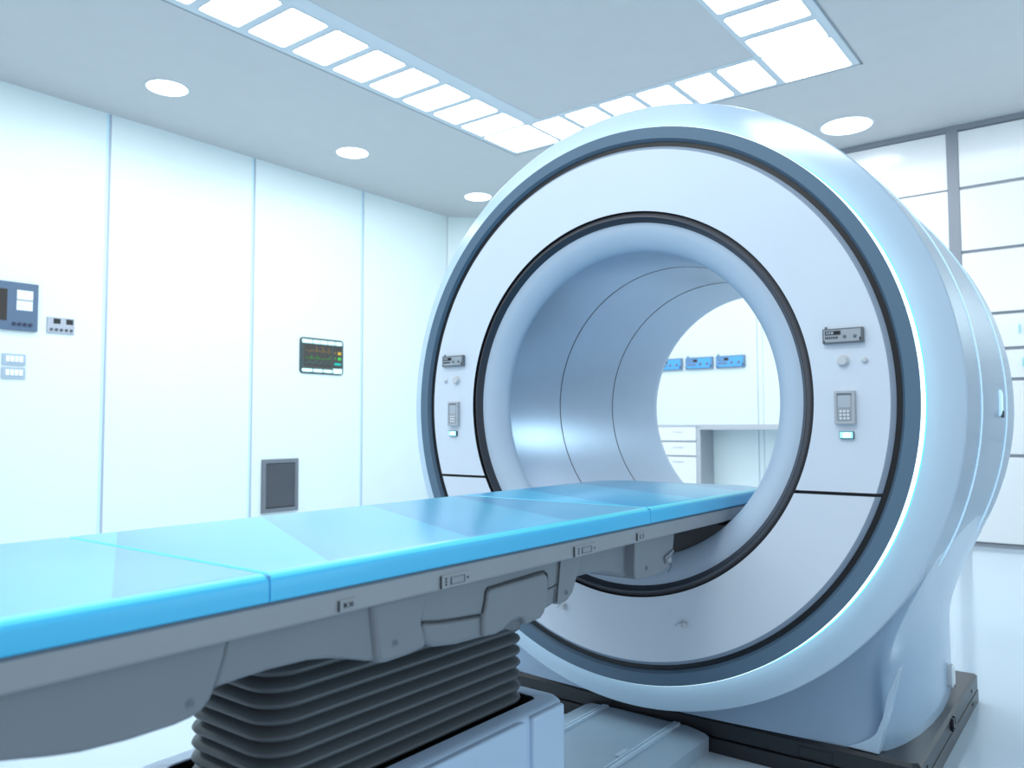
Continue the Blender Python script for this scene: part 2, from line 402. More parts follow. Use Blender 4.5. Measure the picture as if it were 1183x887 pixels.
xbox(b, 2.2985, 2.4695, .383, .3855, D, D+.001, 'mon_line'); xbox(b, 2.2985, 2.4695, .2745, .277, D, D+.001, 'mon_line'); obj('screen_border', b, t)
# louvred vent
t = thing('vent_grille', (XL, 2.184, -.374), 'grey louvred vent grille low on the left wall behind the table', 'vent')
vy0, vy1, vz0, vz1 = 2.0885, 2.2786, -.3740, -.1415
b = MB(); f_ = .018
xbox(b, vy0, vy1, vz1-f_, vz1, 0, .010, 'vent'); xbox(b, vy0, vy1, vz0, vz0+f_, 0, .010, 'vent'); xbox(b, vy0, vy0+f_, vz0+f_, vz1-f_, 0, .010, 'vent'); xbox(b, vy1-f_, vy1, vz0+f_, vz1-f_, 0, .010, 'vent')
obj('vent_frame', b, t)
b = MB(); xbox(b, vy0+f_, vy1-f_, vz0+f_, vz1-f_, 0, .0015, 'vent_back'); obj('backing', b, t)
nsl = 24
for q in range(nsl):
    z = vz0+f_+.006+(vz1-vz0-2*f_-.008)*q/nsl
    b = MB(); b.prism([(XL+.0030, z+.0040), (XL+.0085, z), (XL+.0092, z+.0010), (XL+.0037, z+.0050)], 'y', vy0+f_, vy1-f_, 'vent_in' if q else 'vent'); obj('slat', b, t)

# ------------------------------------------------------------------ tall cupboard wall on the right of the back wall
t = thing('storage_cabinet', (.3, YB, FL), 'floor-to-ceiling white cabinet wall with grey frame behind the scanner', 'cabinet')
cL, cR = -.951, 1.60
b = MB(); b.box(cL, cR, YB+.004, YB+.058, FL, ZT-.001, 'cab_frame'); b.box(cL, cR, YB-.004, YB+.01, ZT-.022, ZT-.001, 'cab_frame'); b.box(cL, cR, YB-.004, YB+.01, FL, FL+.011, 'cab_frame')
cols = [(-.951, -.531), (-.4916, .14), (.18, .80), (.84, 1.46)]
for a_, c_ in zip(cols[:-1], cols[1:]): b.box(a_[1], c_[0], YB-.006, YB+.01, FL, ZT-.001, 'cab_frame')
obj('cabinet_frame', b, t)
zz = [FL+.012, -.1155, .171, .288, .4234, .6707, .9235, ZT-.022]
for ci, (a_, c_) in enumerate(cols):
    rows = zz if ci else [FL+.012, -.1155, .171, .4234, .6707, .9235, ZT-.022]
    for z0, z1 in zip(rows[:-1], rows[1:]):
        b = MB(); g = .0060 if ci else .0034; b.box(a_+.001, c_-.001, YB-.003, YB+.01, z0+g, z1-g, 'cab_white'); d_ = obj('cabinet_door', b, t, bevel=.001, bseg=2)
        if z0 in (.171, .288) and ci:
            b = MB(); hx = a_+.180 if z0 == .288 else a_+.188; zc = (z0+z1)/2+.004
            b.box(hx, hx+.006, YB-.009, YB-.002, zc-.016, zc+.016, 'teal'); obj('handle', b, d_, bevel=.001, bseg=2)

# ------------------------------------------------------------------ counter seen through the bore
CY = 3.365; k_ = CY/3.51
zt_, zb_ = .0055*k_, -.0185*k_
b = MB(); b.box(-2.15, -1.5265, CY-.004, YB, zt_-.0093, zt_, 'counter'); b.box(-1.5265, -1.02, CY-.004, YB, zb_, zt_, 'counter')
tag(obj('worktop', b, at=(-1.6, 3.45, zt_), bevel=.001), 'long pale grey worktop running over the drawers and open desk seen through bore', 'worktop')
t = thing('drawer_cabinet', (-1.84, 3.44, FL), 'white three-drawer base cabinet with grey side seen through the bore', 'cabinet')
b = MB(); b.box(-2.15, -1.527, CY+.004, YB-.002, FL, zt_-.0095, 'counter_side'); b.box(-1.545, -1.527, CY, CY+.004, FL, zt_-.0095, 'counter'); obj('carcass', b, t)
for z1, z0 in ((-.0045, -.0672), (-.0755, -.1340), (-.1415, -.44)):
    b = MB(); b.box(-2.14, -1.5475, CY-.002, CY+.006, z0, z1, 'cab_white'); d_ = obj('drawer', b, t, bevel=.0008, bseg=2)
    b = MB(); zc = z0+(z1-z0)*.62 if z0 > -.2 else z1-.022; b.box(-1.660, -1.610, CY-.0050, CY-.0015, zc-.0012, zc+.0012, 'wp_grey'); obj('handle', b, d_)

# ------------------------------------------------------------------ scanner
sc = thing('mri_scanner', (XC, 1.3, FL), 'large white and slate blue ring-shaped medical scanner on a black platform', 'medical scanner')
b = MB(); b.lathe([(.2745, 1.0), (.3612, 1.0), (.3616, 1.0003), (.3668, 1.006), (.3668, 1.03), (.2745, 1.03)], ['face', 'face', 'face_edge', 'face_edge', 'face', 'face'], 192)
obj('front_panel', b, sc, cut=[((0, 0, -.0797), (0, 0, -1))])
b = MB(); b.lathe([(.2745, 1.0), (.3612, 1.0), (.3616, 1.0003), (.3668, 1.006), (.3668, 1.03), (.2745, 1.03)], ['face', 'face', 'face_edge', 'face_edge', 'face', 'face'], 192)
obj('front_panel', b, sc, cut=[((0, 0, -.0838), (0, 0, 1))])
b = MB(); b.lathe([(.272, 1.0072), (.3748, 1.0066), (.3748, 1.031), (.272, 1.031)], 'black', 192); obj('gap_ring', b, sc)
b = MB(); b.lathe([(.3733, 1.0072), (.3737, 1.0050), (.3772, 1.0002), (.3928, .9995), (.3934, 1.0003), (.3934, 1.0235), (.3733, 1.0235)], ['blue_bevel', 'blue_bevel', 'blue', 'blue', 'blue', 'blue', 'blue'], 192); obj('accent_ring', b, sc, smooth=14)
b = MB(); b.lathe([(.3932, 1.0012), (.3942, 1.0022), (.3948, 1.0215), (.3932, 1.0215)], 'glow', 192); obj('light_ring', b, sc)['label'] = 'glowing white and cyan light ring'
b = MB(); b.lathe([(.388, 1.0205), (.3945, 1.0212), (.4335, 1.0308), (.4348, 1.0315), (.4353, 1.0330), (.4353, 1.0400), (.4330, 1.0420), (.388, 1.042)], ['bezel', 'bezel', 'bezel', 'bezel', 'shell', 'shell', 'shell', 'shell'], 192); obj('front_bezel', b, sc, smooth=10)
b = MB(); b.lathe([(.3940, 1.0206), (.3952, 1.0206), (.3962, 1.0220), (.3940, 1.0216)], 'glow_cyan', 192); obj('light_ring_spill', b, sc)['label'] = 'cyan light spill round the light ring, built as a thin glowing band'
b = MB(); b.lathe([(.4325, 1.0395), (.4352, 1.0396), (.4358, 1.07), (.4364, 1.13), (.4366, 1.2), (.4362, 1.40), (.4348, 1.50), (.4315, 1.540), (.4240, 1.556), (.4100, 1.562), (.238, 1.562), (.238, 1.0400)], 'shell', 192); obj('body_shell', b, sc, smooth=50)
for y in (1.1320, 1.3860):
    b = MB(); b.lathe([(.435, y-.0022), (.4379, y-.0018), (.4381, y), (.4379, y+.0018), (.435, y+.0022)], 'seam_glow', 192); obj('shell_seam', b, sc)
b = MB(); b.lathe([(.2595, 1.0085), (.2530, 1.0082), (.2450, 1.0105), (.2370, 1.0150), (.2300, 1.0205), (.2250, 1.0262), (.2222, 1.0310), (.2222, 1.0330), (.2415, 1.0400), (.2595, 1.0400)], 'collar', 192); obj('bore_collar', b, sc, smooth=50)
b = MB(); b.lathe([(.2232, 1.0320), (.2232, 1.535), (.2250, 1.552), (.2310, 1.563), (.2390, 1.563), (.2390, 1.0320)], 'liner', 192); ln = obj('bore_liner', b, sc, smooth=50)
for y in (1.180, 1.362):
    b = MB(); b.lathe([(.2228, y-.0010), (.2228, y+.0010), (.2236, y+.0012), (.2236, y-.0012)], 'liner_seam', 160); obj('liner_seam', b, ln)
b = MB(); b.lathe([(.2748, 1.0004), (.2744, 1.0004), (.2734, 1.0052), (.2664, .9992), (.2656, .9990), (.2592, 1.0088), (.2592, 1.02), (.2748, 1.02)],
                  ['black', 'black', 'trim_grey', 'trim_dark', 'trim_dark', 'trim_dark', 'trim_dark', 'trim_dark'], 192); obj('bore_trim', b, sc, smooth=20)
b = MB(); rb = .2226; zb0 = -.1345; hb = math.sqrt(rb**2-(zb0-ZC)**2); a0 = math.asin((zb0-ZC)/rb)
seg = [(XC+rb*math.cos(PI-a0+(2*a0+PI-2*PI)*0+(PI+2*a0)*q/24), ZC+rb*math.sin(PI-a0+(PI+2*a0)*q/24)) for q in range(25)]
b.prism(seg, 'y', 1.036, 1.545, 'bore_shade'); obj('bore_shade_insert', b, sc, smooth=25)  # added dark segment standing in for shade on the bore floor
# pedestal: lofted plan sections
plan = [(0, 1.084), (.06, 1.0845), (.12, 1.087), (.18, 1.091), (.235, 1.095), (.275, 1.0985), (.300, 1.102), (.312, 1.107), (.320, 1.116), (.327, 1.132), (.335, 1.158), (.343, 1.200), (.349, 1.255), (.351, 1.320), (.348, 1.390), (.342, 1.45), (.333, 1.50), (.319, 1.535), (.296, 1.552), (.24, 1.557), (.12, 1.559)]
full = plan + [(0, 1.56)] + [(-x, y) for x, y in reversed(plan[1:])]
def lerp(tab, z):
    for (z0, v0), (z1, v1) in zip(tab[:-1], tab[1:]):
        if z <= z1:
            u = max(0, (z-z0)/(z1-z0)); return v0+(v1-v0)*u
    return tab[-1][1]
fro = [(-.415, 0), (-.40, -.001), (-.36, -.006), (-.32, -.014), (-.28, -.023), (-.24, -.033), (-.20, -.042), (-.16, -.048), (-.12, -.05)]
def smax(a, b_, k):
    h = max(k-abs(a-b_), 0)/k; return max(a, b_)+h*h*k/4
shr = [(1.03, .4352), (1.044, .4360), (1.09, .4371), (1.2, .4373), (1.40, .4367), (1.50, .4353), (1.540, .4320), (1.556, .4245), (1.562, .41)]
rings = []
for i in range(37):
    z = -.415+(.415-.128)*i/36; ff = lerp(fro, z); r = []
    for q, (x, y) in enumerate(full):
        t_ = max(0, min(1, (1.30-y)/.215)); t_ = t_*t_*(3-2*t_)
        yy = max(y+ff*t_, 1.0415)
        rs = lerp(shr, yy)-lerp([(-.26, 0), (-.13, .0016), (0, .0016)], z); c_ = math.sqrt(max(rs**2-(z-ZC)**2, 0))
        edge = lerp([(1.0, .320), (1.116, .320), (1.132, .327), (1.158, .335), (1.2, .343), (1.255, .349), (1.32, .351), (1.39, .348), (1.45, .342), (1.5, .333), (1.54, .322), (1.6, .300)], y)
        w_ = smax(c_, edge, .07)
        u = min(abs(x)/edge, 1)
        r.append((XC+math.copysign(abs(x)+(w_-edge)*u**2.5, x), yy, z))
    rings.append(r)
b = MB(); n_ = len(full); vs_ = [p for r in rings for p in r]; fs_ = []
for i in range(len(rings)-1):
    for j in range(n_):
        f_ = (i*n_+j, i*n_+(j+1) % n_, (i+1)*n_+(j+1) % n_, (i+1)*n_+j)
        # above the bore's underside only the two flanks go on
        if vs_[f_[2]][2] > -.212 and min(abs(vs_[k][0]-XC) for k in f_) < .262: continue
        fs_.append(f_)
fs_.append(tuple(range(n_-1, -1, -1)))
b.add(vs_, fs_, 'pedestal'); ped = obj('pedestal', b, sc, smooth=60)
# raised corner fins on the pedestal's front corners
fin = [(979, 862), (1016, 871.5), (1022, 845), (1034, 803), (1043, 768), (1037.5, 778), (1029, 797), (1022, 826), (1014, 845), (1006, 852), (994, 857.5)]
def unproj(px, py, y):     # used only to lay out traced outlines at their own depth
    yaw, pit, f, roll = math.radians(37.6546), math.radians(3.0388), 920.97, math.radians(-.1655)
    fw = Vector((-math.sin(yaw)*math.cos(pit), math.cos(yaw)*math.cos(pit), math.sin(pit))); rt = Vector((math.cos(yaw), math.sin(yaw), 0)); up = rt.cross(fw)
    rt, up = math.cos(roll)*rt+math.sin(roll)*up, -math.sin(roll)*rt+math.cos(roll)*up
    d = fw+(px-591.5)/f*rt-(py-443.5)/f*up; return d*(y/d.y)
fw_ = [(lambda p: (p.x, p.z))(unproj(px, py, 1.098)) for px, py in fin]
for sgn in (1, -1):
    b = MB(); pl = [((x if sgn > 0 else 2*XC-x), max(z, -.415)) for x, z in fw_]
    n_ = len(pl); front = []; back = []
    for x, z in pl:
        u = (z+.415)/.12; front.append((x, 1.0965-.024*u, z)); back.append((x, 1.118-.018*u, z))
    b.add(front+back, [tuple(range(n_)), tuple(range(2*n_-1, n_-1, -1))]+[(i, (i+1) % n_, n_+(i+1) % n_, n_+i) for i in range(n_)], 'bezel')
    obj('corner_fin', b, sc, bevel=.0012, bseg=2)
# small capsule lamp on the pedestal side, handle high on the shell
b = MB(); r0 = rrect(1.376, 1.392, -.398, -.362, .008)
b.loops([[(-.2305, y, z) for y, z in r0], [(-.2240, y, z) for y, z in r0], [(-.2215, y, z) for y, z in rrect(1.379, 1.389, -.395, -.365, .005)]], 'cab_white'); hd = obj('side_handle', b, sc)
b = MB(); b.cyl((-.2230, 1.384, -.394), (-.2200, 1.384, -.394), .0022, .0022, 'screw', 10); obj('screw', b, hd)
b = MB(); b.loops([[(-.1445, y, z) for y, z in rrect(1.300, 1.318, .012, .050, .005)], [(-.1400, y, z) for y, z in rrect(1.301, 1.317, .013, .049, .005)], [(-.1385, y, z) for y, z in rrect(1.304, 1.314, .018, .045, .003)]], 'seam_glow'); hd = obj('shell_latch', b, sc)
b = MB(); b.box(-.141, -.1365, 1.304, 1.312, .010, .020, 'screw'); obj('latch_tab', b, hd, bevel=.001)
# black platform
b = MB(); out = [(-.935, 1.089), (-.222, 1.089), (-.2148, 1.096), (-.2148, 1.551), (-.942, 1.551), (-.942, 1.096)]
def slab(b, o_, z0, z1, ch, m_):
    cxm = sum(p[0] for p in o_)/len(o_); cym = 1.32
    def ins(p, k): return (p[0]+(k if p[0] < cxm else -k), p[1]+(k if p[1] < cym else -k))
    b.loops([[(p[0], p[1], z0) for p in o_], [(p[0], p[1], z1-ch) for p in o_], [(*ins(p, ch), z1) for p in o_]], m_)
slab(b, out, -.4395, -.4152, .004, 'platform'); up_ = obj('platform_top', b, sc, smooth=20)
b = MB(); o2 = [(-.936, 1.085), (-.221, 1.085), (-.2138, 1.092), (-.2138, 1.552), (-.943, 1.552), (-.943, 1.092)]
slab(b, o2, FL, -.4412, .0008, 'platform'); b.box(-.93, -.225, 1.10, 1.54, -.443, -.438, 'black'); lo_ = obj('platform_base', b, sc, smooth=20)
b = MB()
for q in ((-.364, -.330, -.4300, -.4295), (-.364, -.330, -.4455+.0, -.4450)): pass
for x0, x1, z0, z1 in ((-.362, -.318, -.4248, -.4240), (-.362, -.318, -.4388, -.4380), (-.362, -.3612, -.4388, -.424), (-.3188, -.318, -.4388, -.424)): b.box(x0, x1, 1.0884, 1.0892, z0, z1, 'black')
obj('access_panel', b, up_)
for y in (1.13, 1.49): b = MB(); b.cyl((-.2150, y, -.4290), (-.2138, y, -.4290), .0028, .0028, 'black', 12); obj('screw', b, up_)
for y in (1.13, 1.49): b = MB(); b.cyl((-.2140, y, -.4500), (-.2128, y, -.4500), .0028, .0028, 'black', 12); obj('screw', b, lo_)
b = MB(); b.box(-.2150, -.2110, 1.300, 1.307, -.436, -.418, 'platform'); b.box(-.2150, -.2110, 1.313, 1.320, -.436, -.418, 'platform'); b.cyl((-.2120, 1.298, -.430), (-.2120, 1.324, -.430), .0022, .0022, 'platform', 10); obj('hinge', b, up_, bevel=.0008, bseg=2)
# face controls, both sides of the bore
def face_controls(side):
    mx = lambda x: x if side > 0 else 2*XC-x
    if side > 0: instrument(sc, -.2905, -.2438, .0985, .1165, 1.0, .006, 'unit_frame', 'unit_face', 'unit_text')
    else: instrument(sc, -.9165, -.8700, .1005, .1185, 1.0, .006, 'unit_frame', 'unit_face', 'unit_text')
    bx, sx2 = mx(-.2686), mx(-.2442)
    b = MB(); b.lathe([(.0001, .9995), (.0001, .9945), (.0050, .9945), (.0056, .9952), (.0058, .9975), (.0070, .9978), (.0074, 1.0005)], 'knob', 32, closed=False, c=(bx, .0775)); obj('dial', b, sc)
    b = MB(); b.lathe([(.0001, .9995), (.0001, .9960), (.0020, .9960), (.0026, .9972), (.0036, .9980), (.0038, 1.0005)], 'knob', 24, closed=False, c=(sx2, .0770)); obj('push_button', b, sc)
    x0, x1 = (-.2790, -.2552) if side > 0 else (-.9045, -.8815)
    z0, z1 = .0012, .0415
    b = MB(); r0 = rrect(x0, x1, z0, z1, .0015)
    def ry(y, i): return [(x, y, z) for x, z in rrect(x0+i, x1-i, z0+i, z1-i, .0015)]
    b.loops([ry(1.0, 0), ry(.9945, 0), ry(.9938, .0008), ry(.9938, .0030), ry(.9950, .0036)], ['keypad']*4); kp = obj('keypad', b, sc, smooth=30)
    b = MB(); i = .0034; b.box(x0+i, x1-i, .9948, .9952, z0+i, z1-i, 'keypad_in'); obj('keypad_plate', b, kp)
    b = MB(); b.box(x0+.0045, x1-.0045, .9944, .9950, z0+.0200, z1-.0055, 'disp_glass'); b.box(x0+.0038, x1-.0038, .9942, .9950, z1-.0053, z1-.0042, 'unit_frame'); obj('keypad_screen', b, kp)
    for r in range(3):
        for c_ in range(3):
            xx = x0+.0062+c_*(x1-x0-.0124-.0030)/2; z_ = z0+.0055+r*.0042
            b = MB(); b.box(xx, xx+.0030, .9936, .9950, z_, z_+.0030, 'key'); obj('key', b, kp, bevel=.0004, bseg=2)
    x0, x1 = (-.2740, -.2580) if side > 0 else (-.9025, -.8865)
    b = MB(); b.prism(rrect(x0, x1, -.0160, -.0070, .0008), 'y', .9965, 1.0, 'mon_body'); dp = obj('status_lamp', b, sc)
    b = MB(); b.prism(rrect(x0+.0009, x1-.0009, -.0151, -.0079, .0006), 'y', .9958, .9966, 'disp'); obj('lamp_glass', b, dp)
    b = MB(); b.prism(rrect(x0+.0045, x1-.0035, -.0140, -.0090, .002), 'y', .9954, .9960, 'disp_core'); obj('lamp_core', b, dp)
face_controls(1); face_controls(-1)
# small clips on the lower front panel
for x, z in ((-.4815, -.2660), (-.6745, -.2680)):
    b = MB(); b.lathe([(.0001, .9940), (.0028, .9942), (.0046, .9965), (.0056, 1.0003)], 'knob', 6, closed=False, c=(x, z)); cl = obj('clip', b, sc, smooth=10)
    b = MB(); b.tube([(x-.0120, .9985, z-.0030), (x-.0040, .9955, z+.0030), (x+.0070, .9965, z+.0040)], .0006, 'unit_face', 8); obj('clip_wire', b, cl)

# ------------------------------------------------------------------ guide plate on the floor
t = thing('floor_guide_plate', (-.59, .8, FL), 'low grey floor plate with two raised rails in front of the scanner', 'floor plate')
pr = [(-.4855, FL), (-.4848, -.4400), (-.4900, -.4362), (-.5050, -.4330), (-.5186, -.4312), (-.6600, -.4312), (-.6800, -.4325), (-.6920, -.4370), (-.6960, -.4430), (-.6965, FL)]
b = MB(); b.prism(pr, 'y', .10, 1.082, 'plate'); obj('plate', b, t, smooth=25)
for x in (-.5320, -.6507):
    b = MB(); b.prism([(x-.0055, -.4315), (x-.0050, -.4276), (x-.0010, -.4272), (x-.0010, -.4286), (x+.0012, -.4286), (x+.0012, -.4272), (x+.0050, -.4276), (x+.0055, -.4315)], 'y', .10, 1.078, 'plate_rail'); rl = obj('guide_rail', b, t, smooth=20)
b = MB(); b.box(-.5460, -.5385, .925, .950, -.4312, -.4282, 'plate_rail'); obj('rail_stop', b, t, bevel=.0008)

# ------------------------------------------------------------------ patient table
tb = thing('patient_table', TABLE_O, 'long patient table with cyan-blue mattress on a black bellows column', 'patient table')
XN, XF = -.4333, 2*XC+.4333
YE = 1.212; YS = -.30
def mattress(y0, y1, rend):
    bev = .0090; zt, zb = -.0926, -.1110
    def pl(i, far):
        x0, x1 = XF+i, XN-i; a = y0+i*.3; c = y1-(i if rend else i*.3); r = rend
        pts = []
        if far:
            for cx_, a0 in ((x1-r, 0), (x0+r, PI/2)):
                for q in range(9):
                    t_ = a0+PI/2*q/8; pts.append((cx_+r*math.cos(t_), c-r+r*math.sin(t_)))
        else: pts += [(x1, c), (x0, c)]
        pts += [(x0, a), (x1, a)]
        return pts
    far = rend > 0; rings = []
    def R(i, z): rings.append([(x, y, z) for x, y in pl(i, far)])
    R(.0010, zb); R(0, zb+.001); R(0, zt-bev*.75)
    for q in range(1, 7):
        u = PI/2*q/6; R(bev*(1-math.cos(u)), zt-bev*.75*(1-math.sin(u)))
    b = MB(); n = len(rings)-1
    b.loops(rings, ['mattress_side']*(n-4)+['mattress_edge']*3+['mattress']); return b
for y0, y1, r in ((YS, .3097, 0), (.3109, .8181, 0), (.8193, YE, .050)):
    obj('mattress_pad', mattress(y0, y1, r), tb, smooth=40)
b = MB(); b.box(XF+.002, XN-.0014, .3090, .3116, -.1112, -.0942, 'mattress_seam'); obj('pad_joint', b, tb)
b = MB(); b.box(XF+.002, XN-.0012, .8175, .8199, -.1112, -.0940, 'mattress_seam'); obj('pad_joint', b, tb)
# side rail frame under the mattress
def rr_far(x0, x1, y0, y1, r):
    pts = []
    for cx_, a0 in ((x1-r, 0), (x0+r, PI/2)):
        for q in range(9):
            t_ = a0+PI/2*q/8; pts.append((cx_+r*math.cos(t_), y1-r+r*math.sin(t_)))
    return pts+[(x0, y0), (x1, y0)]
b = MB(); L = lambda i, z: [(x, y, z) for x, y in rr_far(XF+i, XN-i, YS-.002+i, YE+.001-i, .05)]
b.loops([L(.006, -.1302), L(.0015, -.1290), L(.0004, -.1275), L(.0002, -.1135), L(.0030, -.1118), L(.006, -.1112)], 'rail'); rail = obj('side_rail', b, tb, smooth=25)
def ext(poly, x, m_='tray', name='tray', bev=.004, seg=3, xi=None):
    b = MB(); b.prism(poly, 'x', 2*XC-x if xi is None else xi, x, m_); return obj(name, b, tb, bevel=bev, bseg=seg)
zt = -.1285
A = [(-.28, zt), (-.28, -.136), (-.1, -.142), (.04, -.148), (.12, -.157), (.1636, -.1645), (.186, -.1695), (.2015, -.1722), (.2269, -.1738), (.255, -.1735), (.2650, -.1722), (.2724, -.1695), (.2775, -.1645), (.2798, -.1598), (.2858, -.1430), (.2895, zt)]
ext(A, -.4445, name='end_cover', bev=.003)
Bp = [(.2900, zt), (.2862, -.1430), (.2806, -.1598), (.30, -.1586), (.3216, -.1581), (.3528, -.1592), (.3700, -.1620), (.3832, -.1652), (.4059, -.1720), (.42, -.174), (.42, zt)]
ext(Bp, -.4475, name='lower_tray', bev=.003)
Cp = [(.4050, zt), (.4085, -.150), (.4115, -.1720), (.4150, -.1752), (.4208, -.1762), (.4434, -.1760), (.4640, -.1740), (.4640, -.166), (.4590, -.1542), (.4640, -.1430), (.4692, zt)]
ext(Cp, -.4432, name='bracket', bev=.0045)
Dp = [(.4600, zt), (.4600, -.1535), (.4800, -.1568), (.5050, -.1592), (.5340, -.1612), (.6500, -.1580), (.6560, zt)]
ext(Dp, -.4455, name='housing_upper', bev=.002)
Dl = [(.4616, -.1542), (.4612, -.1600), (.4630, -.1690), (.4690, -.1738), (.4774, -.1775), (.5035, -.1810), (.5400, -.1822), (.5827, -.1826), (.6205, -.1775), (.6465, -.1722), (.6500, -.150), (.6400, -.150), (.5340, -.1618), (.4928, -.1588)]
ext(Dl, -.4462, name='housing_lower', bev=.006, seg=4)
Ep = [(.5326, -.1800), (.5326, -.1640), (.5360, -.1545), (.5385, -.1440), (.5410, -.1418), (.5450, -.1408), (.6150, -.1392), (.6230, -.1394), (.6280, -.1420), (.6294, -.1470), (.6280, -.1640), (.6220, -.1765), (.6163, -.1800), (.5920, -.1815), (.5900, -.1748), (.5820, -.1728), (.5740, -.1738), (.5600, -.1790), (.5500, -.1812)]
door = ext(Ep, -.4418, name='access_door', bev=.0028, xi=-.4550)
# dark reveal line round the door's top and sides
b = MB(); ol = [(.5340, -.160), (.5372, -.1500), (.5385, -.1428), (.5410, -.1402), (.6150, -.1376), (.6250, -.1378), (.6298, -.1408), (.6308, -.1470), (.6300, -.1560)]
b.tube([(-.4448, y, z) for y, z in ol], .0010, 'line', 8); obj('door_reveal', b, door)
b = MB(); b.prism([(.5620, -.1790), (.5740, -.1745), (.5890, -.1752), (.5915, -.1830), (.5800, -.1850)], 'x', -.4560, -.4460, 'screw'); obj('grip_recess', b, door, bevel=.001)
Fp = [(.6500, zt), (.6470, -.1500), (.6440, -.1720), (.6520, -.1738), (.6646, -.1722), (.6740, -.1665), (.6785, -.1590), (.6850, -.1450), (.6920, zt)]
ext(Fp, -.4438, name='bracket', bev=.003)
b = MB(); b.tube([(-.4434, y, z) for y, z in ((.6508, -.131), (.6475, -.1500), (.6440, -.1700))], .0007, 'line', 6); obj('panel_line', b, tb)
b = MB(); b.tube([(-.4451, y, z) for y, z in ((.6305, -.1555), (.6400, -.1550), (.6470, -.1535))], .0006, 'line', 6); obj('panel_line', b, tb)
b = MB(); b.tube([(-.4452, y, z) for y, z in ((.4616, -.1540), (.4800, -.1572), (.5050, -.1597), (.5300, -.1618))], .0007, 'line', 6); obj('panel_line', b, tb)
Gp = [(.6700, zt), (.6700, -.1600), (.6804, -.1572), (.7000, -.1558), (.7218, -.1558), (.7450, -.1578), (.7665, -.1612), (.7850, -.1660), (.8060, -.1722), (.8200, zt)]
ext(Gp, -.4560, name='lower_tray', bev=.003)
Hp = [(.8020, zt), (.8000, -.1600), (.8005, -.1700), (.8030, -.1728), (.8252, -.1746), (.8572, -.1742), (.8760, -.1722), (.8860, -.1690), (.8930, -.1600), (.8960, -.1500), (.9010, zt)]
ext(Hp, -.4440, name='bracket', bev=.0045)
b = MB(); b.prism([(.88, zt), (.88, -.145), (1.02, -.142), (1.03, zt)], 'x', -.66, -.497, 'tray'); obj('support_beam', b, tb, bevel=.006)
for y, z, x in ((.2643, -.1632, -.4445), (.4296, -.1628, -.4432), (.6616, -.1634, -.4438), (.8275, -.1631, -.4440)):
    b = MB(); b.cyl((x-.001, y, z), (x+.0006, y, z), .0034, .0030, 'tray', 20); b.cyl((x, y, z), (x+.0010, y, z), .0022, .0020, 'screw', 16); obj('screw', b, tb)
# latch at the last bracket
b = MB(); b.box(-.4450, -.4405, .8720, .8850, -.1640, -.1580, 'metal'); b.cyl((-.4425, .870, -.158), (-.4425, .892, -.1510), .0022, .0018, 'metal', 10); b.cyl((-.4450, .8760, -.1600), (-.4390, .8760, -.1600), .0042, .0036, 'metal', 14); b.tube([(-.4425, .8860, -.1640), (-.4425, .8870, -.1700), (-.4425, .8780, -.1745)], .0007, 'screw', 6); obj('latch', b, tb, bevel=.0006, bseg=2)
# small plates and screws on the rail
def rail_plate(y0, y1, z0, z1, kind):
    b = MB(); xo = XN; b.box(xo-.001, xo+.0012, y0, y1, z0, z1, 'rail'); p = obj('rail_plate', b, rail, bevel=.0005, bseg=2)
    return p
def rp(y0, y1, z0, z1, dots, win):
    b = MB(); b.box(XN-.001, XN+.0014, y0, y1, z0, z1, 'rail')
    for (yy, zz_) in dots: b.cyl((XN+.001, yy, zz_), (XN+.0019, yy, zz_), .0009, .0009, 'line', 10)
    for (a_, c_, e_, f2) in win:
        t2 = .0004
        b.box(XN+.001, XN+.0020, a_, c_, e_, e_+t2, 'screw'); b.box(XN+.001, XN+.0020, a_, c_, f2-t2, f2, 'screw'); b.box(XN+.001, XN+.0020, a_, a_+t2*1.6, e_, f2, 'line'); b.box(XN+.001, XN+.0020, c_-t2, c_, e_, f2, 'screw')
    b.box(XN, XN+.0013, y0-.0008, y0, z0, z1, 'line')
    obj('rail_plate', b, rail)
rp(.3663, .3800, -.1268, -.1195, [(.3712, -.1230), (.3755, -.1230)], [(.3695, .3775, -.1246, -.1214)])
rp(.4690, .5010, -.1278, -.1178, [(.4735, -.1205), (.4735, -.1228), (.4735, -.1251), (.4998, -.1228)], [(.4790, .4960, -.1258, -.1200)])
rp(.6600, .6975, -.1278, -.1178, [(.6660, -.1205), (.6660, -.1228), (.6660, -.1251), (.6955, -.1228)], [(.6720, .6900, -.1258, -.1200)])
rp(.7860, .8020, -.1262, -.1182, [], [(.7900, .7985, -.1245, -.1205)])
# bellows column
b = MB(); rings = []; pitch = .01225; nb = 11; z0 = -.292
hx, y0_, y1_ = .0640, .370, .700
for k in range(nb):
    for u, off in ((0, 1), (.10, .55), (.28, .12), (.42, 0), (.60, .10), (.80, .50)):
        o_ = .0105*off; z = z0+pitch*(k+u)
        rings.append([(x, y, z) for x, y in rrect(XC-hx+o_, XC+hx-o_, y0_+o_, y1_-o_, .030-o_*.8, 8)])
b.loops(rings, 'bellows'); obj('bellows', b, tb, smooth=70)
